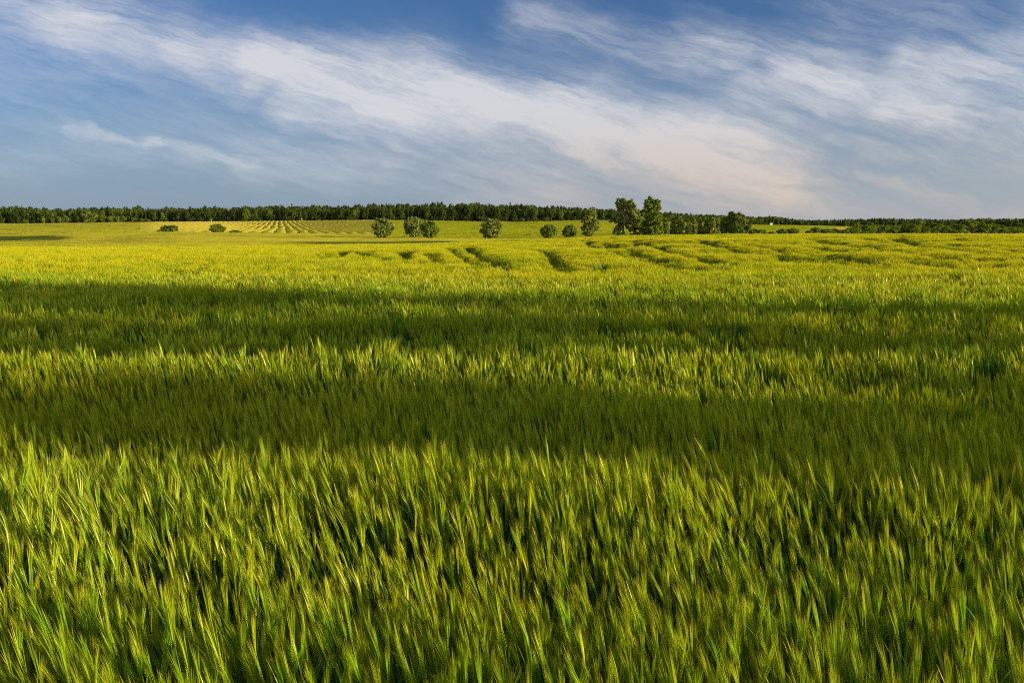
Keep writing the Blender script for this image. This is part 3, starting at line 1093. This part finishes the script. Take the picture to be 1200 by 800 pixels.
def hedge_item(px, top, wpx, d, k, label, tree=False, group=None):
    """stands on the low ground behind the crest; its top meets the given height in view"""
    p = at(px, d)
    dr = px_dir(px, top)
    h = CAM_Z + d * dr.z / dr.y - p.z
    ref = 10.0 if tree else 5.0
    wref = 6.6 if tree else 6.4
    sx = 1.3 * (wpx * d / FH) / wref
    o = place_tree('hedge_tree' if tree else 'hedge_bush', (HT if tree else HB)[k], p, label, 'tree' if tree else 'bush', group, random.Random(int(px * 7)).uniform(0, 6.28), sx, h / ref)
    return o


GB = 'hedge bushes behind the right hand crest'
for a in [
    (884, 266.5, 15, 300, 0, 'low rounded bush against the right side of the broad round tree'), (893, 267.5, 10, 305, 1, 'small bush second to the right of the broad round tree'),
    (905, 270.5, 8, 310, 0, 'barely showing bush in the gap below the white shed'), (917, 266.2, 11, 330, 2, 'dark rounded bush, left one of the close pair on the pale green slope'),
    (928.5, 265.8, 15, 335, 0, 'dark wide bush, right one of the close pair on the pale green slope'), (948.5, 268.5, 8, 340, 2, 'little bush left of where the long hedge starts'),
    (956, 264.2, 10, 345, 0, 'dark pointed bush starting the long hedge'), (966, 267, 14, 350, 1, 'low bush, second in the long hedge'), (978, 266.5, 14, 355, 0, 'low dark bush below the bright yellow strip of field'),
    (989, 267.5, 12, 355, 2, 'low bush at the right end of the bright yellow strip'), (999, 264.5, 15, 360, 1, 'rounded green bush where the hedge grows taller'),
]:
    hedge_item(*a, group=GB)
GT = 'trees of the long hedge on the right'
for a in [
    (1003, 260, 11, 365, 1, 'slim pale topped tree early in the tall hedge', True), (1013, 262.5, 16, 370, 0, 'dark rounded hedge tree after the slim pale topped one', True),
    (1020, 259.8, 12, 372, 1, 'light green tree with a raised top left of the hedge\'s dark stretch', True), (1031, 262.8, 17, 375, 0, 'dark even topped tree in the hedge\'s dark stretch', True),
    (1043, 263.0, 17, 378, 0, 'second dark even topped tree in the hedge\'s dark stretch', True), (1052, 263.5, 15, 380, 1, 'yellow green tree right of the hedge\'s dark stretch', True),
    (1063, 261.8, 16, 384, 0, 'dark tree close on the left of the tallest hedge tree', True), (1070, 262.0, 14, 378, 1, 'bright round lower tree in front of the tallest hedge tree', True),
    (1074, 255.0, 15, 392, 0, 'tallest tree of the right hand hedge with a peaked top', True), (1083, 264.5, 13, 390, 1, 'low tree on the right foot of the peaked tallest hedge tree', True),
    (1094, 261.0, 15, 395, 2, 'olive green tree between the peaked tree and the smooth hedge', True), (1105, 263.5, 16, 398, 0, 'low dark tree at the start of the smooth hedge', True),
    (1114, 262.0, 16, 400, 1, 'rounded tree in the middle of the smooth hedge', True), (1123, 261.8, 15, 400, 0, 'dark tree at the left foot of the tall thin crowned tree', True),
    (1134, 256.5, 15, 404, 2, 'tall thin crowned olive tree above the smooth hedge', True), (1140, 258.5, 12, 407, 2, 'olive tree leaning on the right of the tall thin crowned one', True),
    (1151, 261.2, 16, 405, 0, 'dark tree with bright top right of the olive pair', True), (1161, 261.0, 16, 407, 1, 'bright topped tree second to the right of the olive pair', True),
    (1172, 263.0, 15, 410, 1, 'yellow green tree where the hedge starts to fall', True), (1181, 265.0, 15, 412, 0, 'lower dark tree near the hedge\'s right end', True),
    (1190, 266.0, 14, 415, 1, 'low green tree last but one before the picture\'s right edge', True), (1196, 261.5, 11, 425, 2, 'pale crowned tree by the picture\'s right edge', True), (1204, 266.5, 14, 418, 0, 'low tree cut by the picture\'s right edge', True),
]:
    hedge_item(*a, group=GT)

# ---- lone trees and bushes along the foot of the left wood
WE = [proto('broad', LEAF_MID, 71, 1500), proto('broad', LEAF_OLIVE, 72, 1500), proto('bush', LEAF_DARK, 73, 900), proto('broad', LEAF_SILVER, 74, 1500)]


def edge_item(px, base, top, wpx, k, label, d=800):
    p = at(px, d)
    b = px_dir(px, base)
    h = (base - top) * d / FH * 1.03
    bush = k == 2
    sx = (wpx * d / FH) / (6.4 if bush else 6.6)
    place_tree('edge_bush' if bush else 'edge_tree', WE[k], p, label, 'bush' if bush else 'tree', 'lone trees along the foot of the left wood', random.Random(int(px)).uniform(0, 6), sx, h / (5.0 if bush else 10.0))


for a in [
    (30, 263, 257.5, 8, 2, 'dark bush out in the pale field before the left wood, farthest left'), (51.5, 262.5, 254.5, 4, 1, 'thin pale sapling before the left wood between two bushes'),
    (62.5, 262.5, 256, 5, 0, 'small green tree right of the thin pale sapling'), (71.5, 262.5, 254.5, 5.5, 1, 'pale small tree, second right of the thin sapling'), (79, 262.5, 254, 6, 0, 'upright small tree, third right of the thin sapling'),
    (103, 262.8, 250, 11, 1, 'big pale rounded tree in front of the left wood, left one of two'), (111.5, 262.8, 251, 11, 3, 'big pale rounded tree in front of the left wood, right one of two'),
    (122, 262.5, 254.5, 8, 0, 'rounded lower tree right of the two big pale ones'), (130.5, 262.5, 255, 8, 3, 'rounded lower tree second right of the two big pale ones'), (139, 262.5, 255.5, 6, 1, 'narrow olive tree before the left wood'),
    (146.5, 262.3, 255.5, 5.5, 0, 'narrow olive tree next to a bright low tuft'), (158, 262.5, 256, 9, 2, 'dark low bush starting the thicket at the wood\'s foot'), (168, 262.5, 257.5, 10, 2, 'widest dark bush in the thicket at the wood\'s foot'), (174.5, 262.3, 258, 6, 2, 'small bush ending the thicket at the wood\'s foot'),
    (627, 261, 255, 10, 2, 'bright low bush at the wood\'s foot beyond the green field, left of three'), (640, 261, 255, 10, 2, 'bright low bush at the wood\'s foot beyond the green field, middle of three'), (612, 260.5, 255, 8, 2, 'bright low bush at the wood\'s foot beyond the green field, right of three'),
]:
    edge_item(*a)

# ------------------------------------------------------------------ the wood on the skyline
FOR = bpy.data.collections.new('wood_prototypes')
fp = [proto('pine', LEAF_PINE, 81, 750), proto('pine', LEAF_WOOD, 82, 750), proto('broad', LEAF_WOOD, 83, 900), proto('broad', LEAF_DARK, 84, 900), proto('spruce', LEAF_PINE, 85, 900), proto('broad', LEAF_MID, 86, 900), proto('pine', LEAF_PINE, 87, 700), proto('bush', LEAF_PINE, 88, 600), proto('bush', LEAF_WOOD, 89, 600)]
for i, (c, t) in enumerate(fp):
    # crown and trunk of one woodland tree in one mesh
    nv = len(c.vertices)
    mb = MB()
    for me, mi in ((c, 0), (t, 1)):
        off = len(mb.v)
        tt = [q.value for q in me.attributes['t'].data]
        for q, t_ in zip(me.vertices, tt): mb.vert(q.co, t_)
        for pl in me.polygons: mb.face([w + off for w in pl.vertices], mi)
    o = bpy.data.objects.new('wood_%02d' % i, mb.mesh('wood_tree', [c.materials[0], M_BARK]))
    FOR.objects.link(o)


def wood(u0, u1, d_of, top_of, n, depth, seed, mixw, hmul=1.0):
    g = np.random.default_rng(seed)
    u = g.uniform(u0, u1, n)
    dep = g.random(n) ** 1.3 * depth
    d = d_of(u) + dep + 10 * (fbm(u / 12, u * 0, seed, 2) - .5)
    x = (u - 600) / FH * d
    z = terrain(x, d)
    # height so that tops follow the skyline
    tz = CAM_Z + d * (HOR - top_of(u)) / 952.0
    h = np.maximum(tz - z, 5) * hmul
    frontness = np.clip(1 - dep / 22, 0, 1)
    h = h * (1.0 + .10 * (fbm(u / 7, u * 0 + 5, seed + 3, 3) - .5) * 2 - .30 * frontness * g.random(n)) * g.normal(1, .075, n)
    idx = g.choice(len(mixw), n, p=np.array(mixw) / sum(mixw))
    br = g.choice([2, 3, 5, 2], n)
    idx = np.where((frontness > .3) & (g.random(n) < .55), br, idx)
    und = g.random(n) < .38
    idx = np.where(und, 7 + (g.random(n) < .25), idx)
    h = np.where(und, h * g.uniform(.30, .66, n), h)
    s_ = h / np.where(und, 5.0, 10.0)
    sw = np.where(und, g.uniform(1.0, 1.6, n), s_ * g.uniform(.75, 1.05, n) * .8)
    rot = np.stack([np.zeros(n), np.zeros(n), g.uniform(0, 6.28, n)], -1)
    return np.stack([x, d, z - .2], -1), rot, np.stack([sw, sw, s_], -1), idx, g.random(n)


sky_u = [-60, 0, 60, 120, 200, 270, 330, 400, 450, 500, 560, 620, 680, 720, 780, 850, 900]
sky_t = [243, 243, 244.5, 243.5, 243.5, 243, 241.5, 241.5, 239.5, 238.8, 239.5, 240.5, 243, 245, 248, 251, 253]
z1 = wood(-70, 760, lambda u: 836 + 0 * u, lambda u: np.interp(u, sky_u, sky_t), 4300, 75, 5, [4, 2, 2, 1, 2, .6, 3], .91)
z2 = wood(745, 960, lambda u: np.interp(u, [745, 860, 900, 960], [900, 1150, 1320, 1330]), lambda u: np.interp(u, [745, 780, 850, 880, 910, 935, 948, 960], [247.5, 249, 252, 254, 253.5, 256.5, 258, 258]), 1300, 90, 6, [4, 1, 2, 1, 2, .3, 4], .9)
z3 = wood(935, 1270, lambda u: 1420 + 0 * u, lambda u: np.interp(u, [935, 960, 1000, 1040, 1060, 1100, 1150, 1200, 1270], [257.5, 257.5, 256.5, 255.2, 256, 256.5, 256, 255.5, 255]), 1900, 110, 7, [4, 1, 2, .6, 2, .2, 4], .9)
w_o = scatter_object('woodland', [z1, z2, z3], FOR)
tag(w_o, 'dark mixed wood of pines and broadleaf trees running along the skyline', 'woodland', kind='stuff')

# ------------------------------------------------------------------ small far things
M_WHITE = plain('white_paint', (.78, .78, .76), .6, .04)
M_ROOF = plain('grey_roof', (.55, .55, .55), .6, .1)
M_WOODP = plain('pale_timber', (.50, .47, .40), .8, .15)
M_GLASS = plain('dark_glass', (.03, .035, .04), .2, .1)


def box(mb, c, s_, m=0, taper=0.0):
    x, y, z = c; a, b, h = s_[0] / 2, s_[1] / 2, s_[2] / 2
    vs = [mb.vert((x + sx * a * (1 - taper * (sz > 0)), y + sy * b * (1 - taper * (sz > 0)), z + sz * h)) for sz in (-1, 1) for sy in (-1, 1) for sx in (-1, 1)]
    for f in ((0, 2, 3, 1), (4, 5, 7, 6), (0, 1, 5, 4), (2, 6, 7, 3), (0, 4, 6, 2), (1, 3, 7, 5)):
        mb.face([vs[q] for q in f], m)


p = at(903.5, 1180)
shed = empty('white_shed', p)
tag(shed, 'tiny white shed at the foot of the far wood above the pale green slope', 'shed')
mb = MB(); box(mb, (0, 0, .9), (3.4, 2.6, 1.8)); mb.build('wall', [M_WHITE], shed)
mb = MB()
v = [mb.vert(q) for q in ((-1.9, -1.5, 1.81), (1.9, -1.5, 1.81), (1.9, 1.5, 1.81), (-1.9, 1.5, 1.81), (-1.9, 0, 2.6), (1.9, 0, 2.6))]
for f in ((0, 1, 5, 4), (2, 3, 4, 5), (0, 4, 3), (1, 2, 5), (3, 2, 1, 0)): mb.face([v[q] for q in f])
mb.build('roof', [M_WHITE], shed)
mb = MB(); box(mb, (-.7, -1.33, .85), (.9, .05, 1.6)); mb.build('door', [M_ROOF], shed)
mb = MB(); box(mb, (.8, -1.33, 1.1), (.8, .05, .7)); mb.build('window', [M_GLASS], shed)
for px, d, lab in ((248, 822, 'small pale post with a board at the wood\'s foot above the round dome bush'), (354, 824, 'small pale post with a board at the wood\'s foot above the striped rows')):
    pr = empty('marker_post', at(px, d))
    tag(pr, lab, 'post', 'pale posts at the foot of the wood')
    mb = MB(); mb.tube([(0, 0, -.3), (0, 0, 1.9)], [.16, .13], 8); mb.build('post', [M_WOODP], pr)
    mb = MB(); box(mb, (0, -.2, 2.1), (.8, .08, .7)); mb.build('board', [M_WOODP], pr)

# dark seeded weed stems standing above the barley
M_WEED = plain('dark_weed', (.025, .03, .02), .8, .2)
M_WEEDH = plain('dark_seed_head', (.03, .028, .02), .9, .3)
for px, d, h, lab in ((835, 7.6, 1.02, 'thin dark weed stem poking above the lit barley strip, left one of two'), (881, 7.5, 1.03, 'thin dark weed stem poking above the lit barley strip, right one of two')):
    wd = empty('weed_stalk', at(px, d))
    tag(wd, lab, 'weed', 'dark weed stems above the barley')
    mb = MB(); mb.tube([(0, 0, 0), (.01, 0, h * .5), (.03, 0, h * .9)], [.004, .0035, .003], 5); mb.build('stem', [M_WEED], wd)
    mb = MB(); mb.tube([(.03, 0, h * .885), (.033, 0, h * .92), (.037, 0, h * .96), (.04, 0, h)], [.004, .009, .008, .002], 7); mb.build('seed_head', [M_WEEDH], wd, True)

# ------------------------------------------------------------------ trees beside the field, to the right of the view: their long shadows cross the barley
SH = Vector((S.x, S.y, 0)).normalized()
SHT = [
    # (distance from the view's middle line, along the light), place across it, height of the trunk, label, lobes (across, height, half width, half height, weight)
    (26, 6.2, 4.2, 'low spreading roadside tree beside the barley, nearest the camera',
     [(-1.2, 6.3, .65, .9, .7), (-.6, 5.4, 1.0, .85, 1.0), (.35, 4.6, 1.4, .8, 1.0), (1.6, 3.9, 1.6, .75, 1.0), (2.9, 3.1, 1.6, .8, .9), (.0, 2.9, 1.3, 1.2, 1.0), (1.2, 1.9, 2.3, 1.2, 1.0)], LEAF_DARK, 3700),
    (26.5, 11.4, 7.5, 'tall overhanging roadside tree beside the barley, second from the camera',
     [(-4.4, 7.6, 1.5, .8, .8), (-3.2, 6.8, 1.8, .9, 1.1), (-1.8, 5.9, 1.8, .95, 1.2), (-.3, 4.8, 1.7, 1.2, 1.2), (.7, 3.2, 1.6, 1.3, 1.0), (1.6, 5.6, 1.8, 1.6, 1.2), (.0, 8.0, 2.8, 1.4, 1.5), (2.0, 8.0, 1.8, 1.4, .9), (1.0, 1.7, 2.2, 1.2, .8)], LEAF_MID, 6000),
    (27.5, 15.2, 6.5, 'round roadside tree beside the barley, farthest from the camera',
     [(.0, 5.6, 2.1, 2.2, 1.6), (-.8, 3.4, 1.8, 1.6, 1.0), (.9, 3.3, 1.7, 1.5, 1.0), (-.4, 7.6, 1.7, 1.4, 1.0), (.8, 7.0, 1.3, 1.3, .7), (.0, 1.6, 2.2, 1.2, .8)], LEAF_DARK, 4600)]
for i, (t, s0, th_, lab, items, leaf, n) in enumerate(SHT):
    p = Vector((0, s0, 0)) + SH * t
    p.z = float(terrain(p.x, p.y))
    q = random.Random(300 + i)
    lob = [((q.uniform(-.3, .3), a, h), (1.3, w, hh), wt) for a, h, w, hh, wt in items]
    place_tree('roadside_tree', tree_meshes(lob, th_, .2, n, .26, 310 + i, leaf), p, lab, 'tree', 'roadside trees shading the barley')
